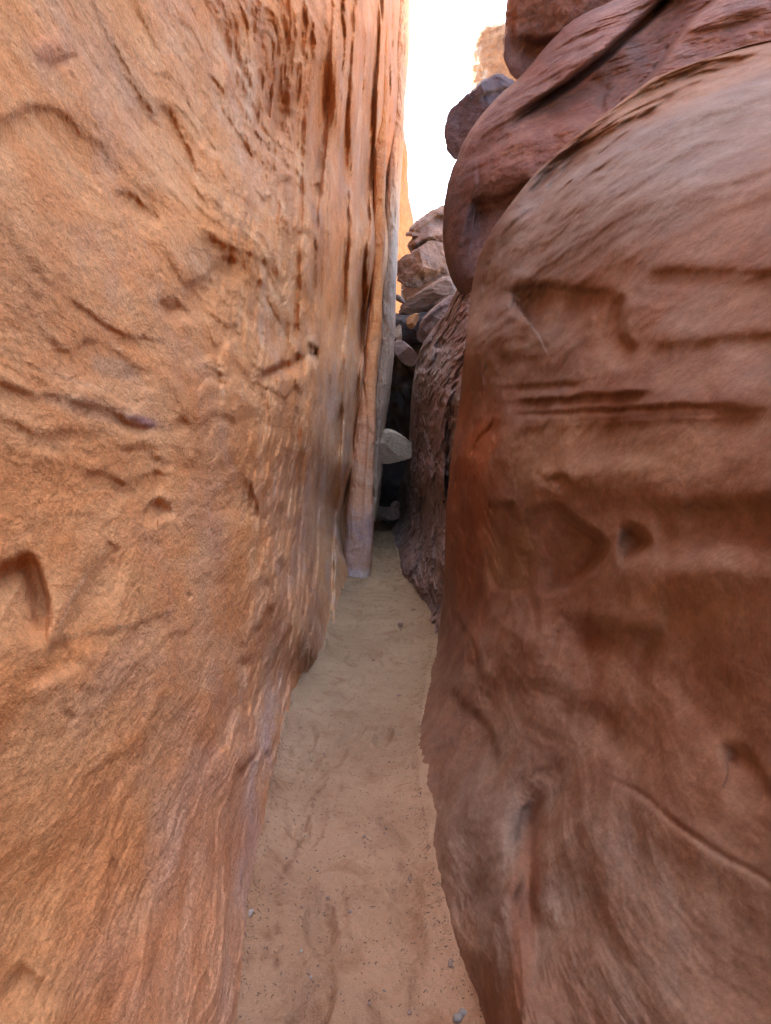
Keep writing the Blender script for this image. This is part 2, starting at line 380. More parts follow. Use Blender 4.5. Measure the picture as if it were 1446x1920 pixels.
L_strokes = [
 ([(-80, 300), (-30, 262), (0, 240), (55, 206), (100, 212), (140, 240), (170, 275), (215, 320), (260, 355), (330, 420), (365, 438)], .055, 75, .018, 40, .012, 9),
 ([(140, -60), (190, 50), (240, 140), (265, 190), (283, 212), (305, 205), (325, 235), (345, 270), (362, 300), (368, 360), (358, 440)], .040, 38, .012, 30, .02, 9),
 ([(350, -80), (375, -10), (410, 50), (435, 95), (462, 150)], .02, 30, .01, 25, .03, 14),
 ([(200, 372), (225, 362), (250, 366), (275, 392), (310, 415)], .05, 26, .01, 15, .01, 6),
 ([(355, 438), (410, 455), (440, 468), (470, 485), (503, 495), (520, 520), (545, 545)], .035, 40, .014, 25, .012, 6),
 ([(316, 566), (350, 545), (380, 522), (403, 505), (425, 483), (450, 502), (475, 520)], .045, 42, .012, 30, .01, 6),
 ([(288, 572), (305, 562), (325, 562), (345, 578)], .035, 22, .005, 15),
 ([(390, 605), (396, 640), (410, 670), (413, 720), (412, 790)], .02, 16, .006, 16, .02, 4),
 ([(478, 716), (505, 700), (522, 688), (550, 680), (580, 662), (615, 648)], .05, 14, .012, 30, .045, 7),
 ([(575, 640), (590, 655), (600, 680)], .03, 10, .0, 10, .03, 4),
 ([(-60, 690), (0, 713), (30, 730), (60, 733), (120, 745), (200, 762), (240, 783), (290, 797), (340, 802)], .018, 30, .02, 12, .0, 5),
 ([(-60, 640), (0, 670), (60, 690), (150, 722), (230, 740)], -.012, 24, .02, 20, .012, 5),
 ([(50, 560), (75, 610), (110, 650), (132, 660), (150, 640), (175, 635), (215, 650), (258, 690), (300, 700)], .016, 34, .016, 14),
 ([(100, 545), (170, 590), (215, 628), (300, 640), (340, 670)], .018, 20, .01, 20, .01, 4),
 ([(228, 770), (232, 790), (262, 800), (292, 798)], .022, 12, .02, 8),
 ([(140, 900), (170, 888), (192, 885), (213, 904), (245, 910), (272, 896), (300, 888), (330, 900)], .026, 32, .01, 24, .008, 5),
 ([(262, 985), (272, 958), (286, 945), (302, 941), (315, 955), (324, 972)], .055, 30, .012, 20, .012, 4),
 ([(396, 980), (398, 940), (408, 924), (430, 905), (455, 890), (475, 884)], .03, 70, .012, 24, .006, 5),
 ([(470, 900), (470, 960)], .0, 10, .0, 10, .025, 3),
 ([(-60, 1110), (-20, 1075), (15, 1060), (42, 1044), (60, 1050), (73, 1078), (84, 1125), (87, 1170), (86, 1225)], .075, 42, .012, 30, .02, 5),
 ([(100, 1210), (118, 1170), (140, 1120), (165, 1080), (190, 1045), (215, 1025), (240, 1015)], .028, 60, .02, 30),
 ([(200, 1020), (215, 1025), (225, 1040)], .012, 12, .0, 10, .008, 3),
 ([(60, 1215), (150, 1195), (260, 1175), (360, 1135)], .010, 30, .008, 20, .004, 5),
 ([(160, 1235), (120, 1262), (75, 1280), (40, 1286)], .022, 40, .012, 30),
 ([(108, 1342), (118, 1333), (132, 1334), (146, 1352)], .018, 18, .0, 10),
 ([(196, 1700), (204, 1612), (218, 1612), (230, 1650), (232, 1700)], .014, 24, .008, 20),
 ([(-20, 1890), (15, 1835), (48, 1800)], .03, 50, .015, 30),
 ([(640, -40), (642, 60), (645, 170), (650, 215)], .02, 10, .01, 12, .05, 5),
 ([(596, 340), (600, 352), (604, 375)], .04, 12, .0, 8),
 ([(505, 360), (520, 378), (535, 400)], .03, 18, .0, 14),
 ([(646, 480), (653, 464), (664, 460), (672, 480), (674, 560)], .045, 14, .012, 10, .01, 3),
 ([(660, 560), (668, 540), (676, 580)], .03, 10, .0, 8),
 ([(697, -40), (699, 120), (690, 300), (684, 380)], .03, 12, .01, 8, .03, 4),
 ([(676, 40), (682, 150), (672, 260), (668, 330)], .03, 12, .01, 8, .02, 4),
 ([(556, 780), (548, 900), (540, 980), (535, 1010)], .01, 8, .02, 6),
 ([(600, 740), (590, 800), (584, 860)], .01, 8, .015, 6),
 ([(452, 1180), (456, 1260), (466, 1330), (470, 1420)], .02, 20, .01, 12, .01, 5),
 ([(440, 1250), (460, 1235), (478, 1245)], .02, 14, .0, 8),
 ([(352, 1120), (356, 1108), (362, 1125)], .03, 8, .0, 8),
]
L_pits = [(95, 95, 32, 24, 0, -.012), (122, 118, 20, 10, -30, .012), (520, 700, 30, 12, -25, .02), (330, 590, 26, 16, 10, .02),
          (340, 800, 12, 14, 20, .012), (360, 590, 40, 30, 0, .0)]
def L_relief(P, px, py):
    Y = P[..., 1]
    far = smooth(4.0, 7.0, Y); near = 1-far
    warp = np.stack([fbm(P*1.3, 3), fbm(P*1.3+11, 3), fbm(P*1.3+23, 3)], -1)*.22
    Q = P+warp
    n = .030*fbm(sc(Q, .9, .45, 1.0, 5), 3)
    # cross-bedding: thin plates running down the corridor
    bed = fbm(sc(Q, 1.2, .55, 4.5, 2), 5, .55, ridged=True)
    n = n+near*(.010*bed+.003*fbm(sc(Q, 4, 2.0, 7.0), 4, ridged=True))
    terr = fbm(sc(Q, 1.0, .7, 2.6, 40), 4, .5)
    n = n+near*.006*np.tanh(14*(terr-.08))*smooth(-.5, .2, fbm(P*.8+3, 2))
    # flaked, vertical plates where the wall has spalled farther in
    g = px+.05*(py-870)+26*(Q[..., 1]-P[..., 1])
    FR = lambda a, b, o: np.stack([g/a, py/b, 0*g+o], -1)
    n = n+far*(.075*fbm(FR(32, 1100, 1.3), 3, .6, ridged=True)+.07*np.tanh(7*fbm(FR(38, 1600, 5.7), 2))+.014*fbm(FR(26, 90, 9.1), 4, .6)+.03*np.tanh(9*fbm(FR(60, 300, 19.1), 3)))
    mid = smooth(2.6, 4.2, Y)
    n = n+mid*(1-.8*far)*(.008*fbm(sc(Q, 7, 5, 2.2), 4, ridged=True)+.026*fbm(FR(30, 170, 3.1), 3, .6, ridged=True)*smooth(-.4, .2, fbm(P*1.5+66, 3)))
    inc = np.clip(2.2*np.abs(P[..., 0])/np.hypot(P[..., 0], P[..., 1]), .12, 1)
    n = n+inc*.006*fbm(P*8, 4)+inc*(.0045-.0030*smooth(1100, 1400, py))*fbm(P*26, 5, .62)*(.5+smooth(-.3, .3, fbm(P*2+3, 2)))
    # upper wall carries long steep flutes
    up = smooth(700, 250, py)*smooth(250, 500, px)*smooth(670, 580, px)
    n = n+up*.004*fbm(sc(Q, 1.5, 1.15, .85, 90), 5, .55, ridged=True)
    return n
def L_tint(P, px, py):
    T = np.ones(P.shape)
    w = .35*fbm(P*1.8, 4); w2 = .5*fbm(P*4.2+9, 4)
    T = blend(T, .75*blob(px, py, 470, 170, 330, 110, 62, .5, w), (.86, .98, 1.30))
    T = blend(T, .6*blob(px, py, 600, 120, 330, 70, 80, .5, w), (.84, .94, 1.22))
    T = blend(T, .45*blob(px, py, 230, 170, 220, 90, 50, .5, w), (.82, .88, 1.08))
    T = blend(T, .55*blob(px, py, 95, 95, 40, 30, 0, .8, w2), (.7, .62, .78))
    T = blend(T, .55*blob(px, py, 215, 690, 50, 20, 20, .3, w2), (.62, .72, .95))
    T = blend(T, .55*blob(px, py, 190, 770, 130, 16, 14, .4, w2), (.74, .8, .98))
    T = blend(T, .8*blob(px, py, 262, 790, 30, 9, 12, .25, w2*.4), (.62, .68, 1.5))
    T = blend(T, .4*blob(px, py, 385, 490, 50, 40, 0, .4, w2), (.68, .82, 1.05))
    T = blend(T, .5*blob(px, py, 420, 1650, 130, 420, 10, .5, w), (.92, 1.04, 1.45))
    T = blend(T, .55*blob(px, py, 330, 1800, 160, 200, 30, .6, w), (1.0, 1.08, 1.5))
    T = blend(T, .5*blob(px, py, 560, 1120, 70, 260, 15, .5, w), (.78, .98, 1.45))
    T = blend(T, .85*blob(px, py, 505, 1385, 24, 130, 12, .5, w2*.7), (.98, 1.38, 2.4))
    T = blend(T, .8*blob(px, py, 455, 1700, 22, 260, 8, .6, w2*.7), (.86, 1.15, 1.95))
    T = blend(T, .75*blob(px, py, 530, 1480, 10, 150, 12, .6, w2*.7), (.45, .62, 1.1))
    T = blend(T, .8*blob(px, py, 600, 1180, 34, 90, 15, .5, w2*.6), (.62, .86, 1.45))
    T = blend(T, .6*blob(px, py, 640, 900, 60, 200, 8, .6, w2*.5), (.95, 1.35, 2.2))
    T = blend(T, .7*smooth(4.5, 7.5, P[..., 1])*smooth(560, 900, py), (1.25, 1.9, 2.9))  # grey-pink tint, raised to offset the dim light deep in the passage
    vs_ = fbm(np.stack([(px+.05*(py-870))/22, py/260, 0*px+4.4], -1), 4, .6)+.3*fbm(P*3, 3)
    T = blend(T, .6*smooth(2.6, 4.5, P[..., 1])*smooth(.05, .35, vs_), (1.12, 1.45, 1.95))
    T = blend(T, .5*smooth(2.6, 4.5, P[..., 1])*smooth(-.05, -.35, vs_), (.62, .66, .8))
    # pale chipped edges
    T = blend(T, .55*blob(px, py, 548, 900, 6, 110, 4, .6, w2*.5), (1.25, 1.5, 1.9))
    # grey slab zone at the far edge of the wall
    ex = np.interp(py, [0, 300, 420, 700, 860, 1000, 1100], [722, 716, 706, 700, 672+18, 690, 694])
    g = smooth(-4, 5, px-ex+14*w2)*smooth(260, 430, py)
    T = blend(T, g*.5, (.9, 1.2, 1.7))
    g = smooth(-4, 5, px-ex)*smooth(430, 260, py)
    T = blend(T, g*.6, (.9, 1.0, 1.3))
    wob = (9*fbm(P*5, 5, .65), 9*fbm(P*5+31, 5, .65))
    rim = np.zeros(px.shape)
    for st in L_strokes:
        p = np.array(st[0], float); m = (px > p[:, 0].min()-20) & (px < p[:, 0].max()+20) & (py > p[:, 1].min()-20) & (py < p[:, 1].max()+20)
        if m.any():
            q, a = polyline_field(px[m]+wob[0][m], py[m]+wob[1][m], st[0]); rim[m] = np.maximum(rim[m], np.exp(-((q+4)/3.5)**2)*smooth(0, .2, a)*smooth(0, .2, 1-a))
    T = blend(T, .6*rim*smooth(-.2, .25, fbm(P*5+3, 3)), (1.12, 1.38, 1.8))
    T = T*(1+.12*fbm(P*2.5+50, 4))[..., None]
    return np.clip(T, .1, 3)
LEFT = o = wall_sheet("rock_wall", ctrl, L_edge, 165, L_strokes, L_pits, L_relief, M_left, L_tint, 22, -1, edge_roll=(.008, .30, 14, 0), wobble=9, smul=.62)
tag(o, "tall orange sandstone wall with arched hollows, left side of the narrow passage", "rock wall")

# ---- right wall (near, bulging) -------------------------------------
R_ctrl = []
for (px, py, Y) in [(905, 1920, 1.64), (850, 1770, 1.92), (812, 1620, 2.3), (791, 1500, 2.74), (783, 1400, 3.25), (793, 1330, 3.75), (803, 1260, 4.42), (819, 1195, 5.3),
                    (838, 1050, 5.3), (845, 900, 5.1), (862, 750, 5.1), (885, 560, 5.1), (925, 430, 5.0), (1003, 325, 4.9), (1153, 200, 4.7), (1300, 120, 4.5), (1446, 75, 4.4), (1700, -5, 4.3),
                    (1000, 1100, 3.0), (1200, 1000, 1.93), (1446, 900, 1.35), (1000, 700, 3.5), (900, 900, 3.9), (900, 650, 4.3), (1200, 600, 2.45), (1446, 550, 1.8), (1446, 300, 2.5), (1200, 360, 3.2), (1060, 400, 3.9),
                    (1000, 1500, 2.05), (1200, 1500, 1.5), (1446, 1500, 1.15), (1446, 1920, 1.03), (1200, 1920, 1.2), (1000, 1920, 1.4), (1000, 1300, 2.5), (900, 1400, 2.75), (870, 1200, 3.9),
                    (2000, 900, .87), (2000, 1500, .76), (2000, 2000, .70), (2000, 400, 1.05), (2000, 150, 1.8), (2000, -100, 3.6), (1700, 150, 2.6)]:
    R_ctrl.append(tuple(at(px, py, Y)))
for Y in (.35, 0, -.4, -1.0, -2.0):
    for z, x in ((0, .62), (.7, .78), (1.5, .95), (2.3, 1.1), (2.8, 1.5), (3.1, 2.6)): R_ctrl.append((x, Y, z))
R_edge = [(2600, -300), (1900, -60), (1700, 0), (1446, 75), (1400, 85), (1298, 118), (1223, 147), (1153, 200), (1073, 260), (1003, 325), (963, 375), (923, 430), (898, 480), (886, 530), (878, 600),
          (868, 690), (860, 770), (850, 830), (842, 900), (836, 960), (834, 1050), (832, 1120), (824, 1180), (812, 1240), (800, 1280), (795, 1320), (786, 1360), (782, 1400), (784, 1450), (790, 1500),
          (797, 1560), (810, 1620), (828, 1700), (850, 1770), (880, 1850), (905, 1920), (960, 2050), (1200, 2600)]
R_strokes = [
 ([(935, 580), (948, 558), (965, 545), (1020, 537), (1060, 545), (1110, 550), (1150, 548), (1170, 545)], .06, 60, .02, 30, .015, 6),
 ([(1170, 545), (1166, 590), (1170, 640), (1205, 655)], .05, 26, .03, 40, .0, 6),
 ([(1180, 512), (1300, 512), (1500, 516)], .035, 70, .02, 50, .006, 7),
 ([(930, 727), (1000, 722), (1100, 715)], .016, 12, .008, 10),
 ([(945, 752), (1030, 748), (1120, 740), (1240, 735)], .02, 16, .022, 12),
 ([(935, 778), (1050, 775), (1200, 765), (1400, 760)], .02, 10, .0, 10, .012, 5),
 ([(940, 796), (1050, 793), (1150, 787), (1250, 778), (1500, 770)], .04, 60, .02, 26, .006, 5),
 ([(1180, 650), (1300, 640), (1500, 620)], .03, 50, .02, 40),
 ([(1030, 905), (1040, 890), (1060, 892), (1075, 915)], .02, 16, .02, 14),
 ([(1180, 950), (1300, 945), (1500, 940)], .04, 60, .03, 40),
 ([(905, 900), (912, 960), (914, 1050), (925, 1095), (945, 1108), (975, 1104), (1000, 1100)], -.03, 40, .0, 20, .012, 5),
 ([(915, 940), (935, 948), (975, 944)], .02, 18, .01, 14),
 ([(1038, 1475), (1026, 1492), (1012, 1520), (1005, 1560), (1002, 1620), (1004, 1700), (1014, 1760)], .018, 30, .012, 60, .0, 5),
 ([(1110, 1440), (1150, 1465), (1210, 1490), (1260, 1540), (1330, 1590), (1400, 1630), (1500, 1690)], -.012, 90, .012, 80, .007, 7),
 ([(1340, 1400), (1380, 1398), (1412, 1420), (1435, 1460), (1460, 1520)], .022, 40, .01, 40, .0, 6),
 ([(838, 1130), (880, 1180), (900, 1240), (902, 1290)], .012, 12, .012, 10),
 ([(830, 1260), (870, 1320), (915, 1350), (935, 1400), (940, 1460)], .012, 30, .008, 20),
 ([(850, 905), (858, 840), (872, 790), (884, 775), (925, 780)], -.02, 14, .02, 10, .01, 4),
 ([(880, 860), (905, 815), (922, 800), (928, 780)], .02, 12, .0, 10, .02, 4),
 ([(1520, 90), (1446, 122), (1380, 150), (1323, 180), (1248, 225), (1173, 260), (1093, 305), (1045, 350), (1010, 390), (985, 430)], .15, 40, .09, 70, .05, 8),
 ([(1430, 115), (1350, 130), (1250, 165), (1180, 205)], .03, 12, .02, 14, .02, 4),
 ([(1200, 260), (1130, 300), (1075, 340)], .03, 14, .02, 14, .0, 4),
 ([(1060, 1180), (1110, 1170), (1180, 1180), (1260, 1200)], .03, 60, .02, 50),
]
R_lobes = [([(970, 965), (1000, 942), (1030, 932), (1060, 942), (1092, 972), (1125, 993), (1147, 1013), (1148, 1036), (1130, 1062), (1100, 1092), (1050, 1125), (985, 1120), (950, 1060), (952, 1000)], .15, 26, 965, 1135),
           ([(1150, 984), (1176, 970), (1206, 980), (1230, 1008), (1227, 1034), (1200, 1058), (1162, 1072), (1146, 1045)], .085, 34, 1110, 1215)]
R_pits = [(1090, 1230, 50, 60, 0, .02), (980, 1230, 60, 70, 0, -.03), (1160, 900, 120, 40, 0, -.02), (1330, 1080, 110, 50, 0, -.03), (1120, 1370, 80, 40, 30, .015), (940, 1620, 50, 90, 0, -.03)]
def R_relief(P, px, py):
    warp = np.stack([fbm(P*1.1+5, 3), fbm(P*1.1+15, 3), fbm(P*1.1+25, 3)], -1)*.25
    Q = P+warp
    n = .05*fbm(sc(Q, 1.3, 1.0, 1.6, 15), 3)+.018*fbm(sc(Q, 1.4, .8, 3.6, 22), 3)
    n = n+.004*fbm(sc(Q, 3, 1.8, 8, 12), 4, ridged=True)
    n = n+.004*fbm(P*10, 4)+.0012*fbm(P*30, 4)
    top = smooth(480, 300, py)
    n = n+top*.005*fbm(sc(Q, 2.2, 1, 5), 4, ridged=True)
    e = smooth(1000, 880, px)*smooth(1250, 1100, py)
    n = n+e*.012*fbm(sc(Q, 3, 3, 1.0), 4, ridged=True)
    return n
def R_tint(P, px, py):
    T = np.ones(P.shape)
    w = .4*fbm(P*1.6+7, 4); w2 = .5*fbm(P*4+19, 4)
    T = blend(T, .8*blob(px, py, 1150, 360, 420, 110, -30, .5, w), (.80, 1.05, 1.32))
    T = blend(T, .6*blob(px, py, 980, 640, 90, 120, 0, .6, w), (1.0, 1.25, 1.5))
    T = blend(T, .5*blob(px, py, 1300, 150, 200, 45, -22, .4, w), (1.15, 1.1, .95))
    T = blend(T, .6*blob(px, py, 1080, 850, 220, 60, 0, .6, w), (1.15, 1.22, 1.0))
    T = blend(T, .75*blob(px, py, 880, 960, 45, 230, 0, .5, w2), (1.15, .72, .42))
    T = blend(T, .6*blob(px, py, 905, 830, 30, 60, 30, .4, w2), (1.4, .8, .4))
    T = blend(T, .55*blob(px, py, 960, 1060, 50, 60, 0, .4, w2), (1.1, 1.15, .9))
    T = blend(T, .6*blob(px, py, 1220, 760, 280, 30, 0, .5, w), (.78, .66, .6))
    T = blend(T, .6*blob(px, py, 940, 1580, 110, 260, 0, .5, w), (.98, 1.2, 1.4))
    T = blend(T, .65*blob(px, py, 1200, 1720, 330, 240, 30, .5, w), (1.0, 1.22, 1.38))
    T = blend(T, .6*blob(px, py, 985, 1700, 26, 170, 4, .4, w2), (.95, .66, .5))
    T = blend(T, .6*blob(px, py, 1100, 1245, 40, 60, 0, .6, w2), (.9, .55, .28))
    T = blend(T, .5*blob(px, py, 1050, 1260, 60, 90, 20, .5, w2), (1.2, 1.35, 1.45))
    T = blend(T, .5*blob(px, py, 1310, 1130, 160, 60, 0, .5, w), (1.2, 1.2, 1.0))
    T = T*(1+.16*fbm(P*2.2+50, 4))[..., None]
    return np.clip(T, .1, 3)
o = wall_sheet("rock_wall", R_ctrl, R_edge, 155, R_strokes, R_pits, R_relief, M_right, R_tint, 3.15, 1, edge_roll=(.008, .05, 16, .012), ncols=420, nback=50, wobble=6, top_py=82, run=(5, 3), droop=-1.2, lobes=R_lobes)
tag(o, "smooth bulging red-brown rock wall with a heart-shaped hollow, right side of the passage", "rock wall")

# ---- farther right wall (dark, flaked) --------------------------------
J_ctrl = []
for (px, py, Y) in [(840, 1230, 4.7), (818, 1195, 5.3), (800, 1140, 6.39), (775, 1100, 7.5), (755, 1070, 8.6), (739, 1020, 11.5), (738, 970, 15.5),
                    (757, 880, 13), (765, 850, 12), (770, 760, 11.5), (778, 690, 11), (795, 645, 10.5), (820, 610, 10), (856, 548, 9), (900, 500, 8),
                    (835, 900, 6.4), (800, 900, 8.2), (840, 1050, 5.7), (800, 1050, 7.2), (835, 750, 6.9), (800, 760, 8.8), (850, 640, 7.6), (880, 900, 5.3), (900, 700, 5.8), (880, 1150, 4.9), (880, 1300, 5.0), (880, 1500, 5.0), (960, 1000, 5.1), (960, 1500, 5.1)]:
    J_ctrl.append(tuple(at(px, py, Y)))
J_edge = [(990, 350), (930, 460), (862, 535), (850, 556), (838, 585), (815, 612), (795, 640), (783, 668), (777, 700), (771, 745), (768, 800), (766, 850), (758, 885), (748, 915), (741, 940), (737, 965),
          (736, 1020), (744, 1050), (752, 1075), (775, 1103), (797, 1135), (808, 1170), (819, 1200), (850, 1400), (850, 2600)]
J_strokes = [([(840, 640), (825, 655), (810, 650)], .08, 12, .0, 8, .05, 3), ([(800, 700), (790, 690), (780, 700)], .1, 12, 0, 8),
             ([(838, 980), (836, 860), (845, 760), (862, 680)], .1, 10, .0, 8, .05, 4),
             ([(815, 1050), (812, 980), (820, 930)], .04, 8, .03, 8, .05, 3), ([(790, 1090), (785, 1000), (795, 920)], .04, 8, .03, 8, .05, 3)]
def J_relief(P, px, py):
    Q = P+np.stack([fbm(P*1.5+5, 3), fbm(P*1.5+15, 3), fbm(P*1.5+25, 3)], -1)*.15
    return .06*fbm(sc(Q, 1.3, .5, 1.2, 3), 4, .6)+.05*np.tanh(3*fbm(sc(Q, 2, .8, 2.4, 13), 4, .6))+.025*fbm(sc(Q, 5, 1.6, 6.0), 5, .65, ridged=True)
def J_tint(P, px, py):
    T = np.ones(P.shape); w2 = .5*fbm(P*3+19, 4)
    T = blend(T, .6*blob(px, py, 790, 690, 40, 60, 40, .5, w2), (1.4, 1.9, 2.1))
    T = blend(T, .5*blob(px, py, 750, 950, 22, 90, 10, .5, w2), (.9, 1.3, 1.5))
    return np.clip(T, .1, 3)
o = wall_sheet("rock_wall", J_ctrl, J_edge, 8.2, J_strokes, [], J_relief, M_dark, J_tint, 5.0, 1, ncols=260, nback=4, nrows=760, edge_roll=(.012, .35, 14, 0), wobble=4, top_py=470, th_in_deg=7.4, run=(.1, 1.2))
tag(o, "dark flaky rock wall standing behind the smooth right wall", "rock wall")

# ------------------------------------------------------------------ boulders
def outline_pts(pts, n=260, sm=2):
    p = np.array(pts, float)
    for _ in range(sm):
        q = np.roll(p, -1, 0); p = np.stack([p*.75+q*.25, p*.25+q*.75], 1).reshape(-1, 2)
    q = np.vstack([p, p[:1]]); L = np.concatenate([[0], np.cumsum(np.hypot(*(q[1:]-q[:-1]).T))])
    t = np.linspace(0, L[-1], n, endpoint=False)
    return np.stack([np.interp(t, L, q[:, 0]), np.interp(t, L, q[:, 1])], 1)

def body(name, pts, Y, thick, mat, label, cat="boulder", tilt=(0, 0), pw=2.4, n=260, rings=70, strokes=(), planes=0, seed=1, rough=.03, nscale=1.2,
         nst=(1, 1, 1), tint=None, centre=None, sm=2, back=1.0, group=None, ridged=False, grow=0):
    """closed rock whose silhouette from the survey point is the polygon pts (photo pixels); Y = its distance, thick = half depth in metres,
    tilt = metres of depth per 100 px right / down"""
    op = outline_pts(pts, n, sm); c = np.array(centre if centre else op.mean(0), float)
    if grow: op = c+(op-c)*grow
    R = np.random.RandomState(seed)
    ext = max(np.ptp(op[:, 0]), np.ptp(op[:, 1])); jg = np.stack([fbm(np.stack([op[:, 0]/ext*9, op[:, 1]/ext*9, 0*op[:, 0]+seed+k], -1), 4, .65) for k in (0, 50)], 1)
    op = op+jg*min(ext*.035, 7)
    tt = np.sin(np.linspace(0, math.pi/2, rings))[:, None]
    PX = c[0]+(op[:, 0]-c[0])[None]*tt; PY = c[1]+(op[:, 1]-c[1])[None]*tt
    h = (1-tt**pw)**(1/pw)*np.ones_like(PX)
    if planes:
        sx = np.abs(op[:, 0]-c[0]).max(); sy = np.abs(op[:, 1]-c[1]).max()
        u, v = (PX-c[0])/sx, (PY-c[1])/sy
        for k in range(planes):
            a = R.uniform(0, 6.28); g = R.uniform(.5, 1.3); off = R.uniform(.55, .95)
            h = np.minimum(h, np.maximum(off-g*(math.cos(a)*u+math.sin(a)*v)*.6, 0))
        h = np.minimum(h, (1-tt**6)**.5)
    D0 = Y+tilt[0]*(PX-c[0])/100+tilt[1]*(PY-c[1])/100
    def place(D): return np.stack([(PX-CX)/F*D, D, ZC+(YH-PY)/F*D], -1)
    Pf = place(D0-thick*h)
    e = smooth(1.0, .9, tt)+.15
    nz = rough*fbm(sc(Pf, *[nscale*k for k in nst], seed*7.7), 6, .55, ridged=ridged)
    Df = D0-thick*h-nz*e
    if len(strokes):
        wob = (4*fbm(Pf*2, 3), 4*fbm(Pf*2+9, 3))
        Df = Df+strokes_field(PX, PY, strokes, wob)*np.minimum(e, 1)
    Pf = place(Df)
    Pb = place(D0+thick*back*(1-tt**pw)**(1/pw))[::-1]
    # narrow the hidden half a little: it keeps its size although farther away
    ctr = np.array([(c[0]-CX)/F*Y, Y, ZC+(YH-c[1])/F*Y])
    k = (Y/np.maximum(Pb[..., 1:2], .1)); Pb[..., [0, 2]] = ctr[[0, 2]]+(Pb[..., [0, 2]]-ctr[[0, 2]])*np.minimum(k, 1)**1.5
    P = np.concatenate([Pf, Pb[1:]], 0)
    T = np.ones(P.shape)*(1+.15*fbm(P*1.5/max(thick, .3)+seed, 3))[..., None]
    if tint is not None: T[:rings] = tint(T[:rings], Pf, PX, PY)
    o = grid_mesh(name, P, np.clip(T, .1, 3), mat, wrap=True, flip=True)
    tag(o, label, cat, group); return o

def strip_body(name, left, right, Yf, thick, mat, label, cat, reliefn, tintf, rows=900, na=150, pw=3.5):
    """long upright rock between two traced edges; Yf = [(py, distance)]"""
    ys = np.linspace(max(left[0][1], right[0][1]), min(left[-1][1], right[-1][1]), rows)
    def sm_(c):
        v = np.interp(ys, [p[1] for p in c], [p[0] for p in c]); k = np.hanning(61); k /= k.sum()
        return np.convolve(np.pad(v, 30, mode='edge'), k, 'valid')
    l, r_ = sm_(left), sm_(right); Yr = np.interp(ys, [p[0] for p in Yf], [p[1] for p in Yf])
    al = np.linspace(0, 2*math.pi, na, endpoint=False)
    ca, sa = np.cos(al), np.sin(al)
    ex = np.sign(ca)*np.abs(ca)**(2/pw); ey = np.sign(sa)*np.abs(sa)**(2/pw)
    PX = ((l+r_)/2)[:, None]+((r_-l)/2)[:, None]*ex[None]; PY = ys[:, None]+0*PX
    D = Yr[:, None]-thick*ey[None]
    P0 = np.stack([(PX-CX)/F*D, D, ZC+(YH-PY)/F*D], -1)
    front = np.clip(ey+.3, 0, 1)[None]
    n = reliefn(P0, PX, PY)
    D = D-n*front
    P = np.stack([(PX-CX)/F*D, D, ZC+(YH-PY)/F*D], -1)
    P[..., 0] += (.2*n+.03*fbm(sc(P0, .3, .3, 2.2, 7), 4))*ex[None]
    o = grid_mesh(name, P, tintf(P0, PX, PY), mat, wrap=True, flip=False)
    o.parent = LEFT; tag(o, label, cat); return o
def rib_relief(P, px, py):
    Q = P+np.stack([fbm(P*2+5, 3), fbm(P*2+15, 3), fbm(P*2+25, 3)], -1)*.1
    n = .06*fbm(sc(Q, 4, 2, 1.2, 3), 4, .55)+.03*fbm(sc(Q, 9, 5, 1.2, 3), 5, .6, ridged=True)+.011*np.tanh(12*fbm(sc(Q, 1, 1, 1.7, 9), 4))
    s_, a = polyline_field(px+3*fbm(P*2, 3), py, [(676, 700), (690, 780), (684, 880), (676, 960), (674, 1010)])
    return n-.05*np.exp(-(s_/2.0)**2)
def rib_tint(P, px, py):
    T = np.ones(P.shape); w2 = .5*fbm(P*3+19, 4)
    T = blend(T, smooth(640, 900, py+60*w2)*.75, (1.0, 1.45, 2.6))
    T = blend(T, smooth(930, 1000, py+90*w2)*.7, (.62, 1.05, 2.4))
    T = blend(T, smooth(1060, 1075, py)*.7, (.85, 1.7, 4.0))
    return T
strip_body("rock_rib", [(710, -120), (707, 100), (703, 300), (699, 480), (694, 580), (688, 640), (681, 690), (672, 760), (661, 850), (651, 953), (644, 1040), (642, 1070), (646, 1092), (650, 1098)],
           [(730, -120), (728, 100), (724, 300), (720, 480), (716, 580), (714, 625), (705, 748), (701, 871), (700, 1000), (697, 1060), (694, 1090), (690, 1098)],
           [(-120, 9.2), (540, 8.9), (1098, 8.25)], .30, M_left, "upright orange rock rib with a grey foot, projecting from the left wall onto the sand", None, rib_relief, rib_tint)
def slab_relief(P, px, py):
    Q = P+np.stack([fbm(P*2+5, 3), fbm(P*2+15, 3), fbm(P*2+25, 3)], -1)*.12
    return .08*fbm(sc(Q, 6, 2, .7, 3), 5, .6, ridged=True)+.08*fbm(sc(Q, 5, 3, 2.2, 3), 5, .6)
def slab_tint(P, px, py):
    T = np.ones(P.shape); w2 = .5*fbm(P*3+19, 4)
    T = blend(T, smooth(420, 250, py+80*w2)*.8, (1.5, .95, .6))
    T = blend(T, smooth(900, 970, py+40*w2)*.7, (.75, .82, .72))
    return T
strip_body("rock_slab", [(728, -120), (727, 100), (722, 300), (718, 420), (714, 522), (706, 645), (697, 748), (694, 870), (697, 978)],
           [(765, -120), (767, 60), (764, 130), (758, 190), (757, 240), (752, 330), (747, 420), (745, 470), (742, 540), (739, 640), (736, 700), (726, 770), (719, 810), (716, 870), (714, 930), (706, 960), (704, 978)],
           [(-120, 12.5), (500, 12), (980, 12)], 1.1, M_grey, "tall grey weathered slab at the far end of the left wall, beside the gap", None, slab_relief, slab_tint, pw=2.6)

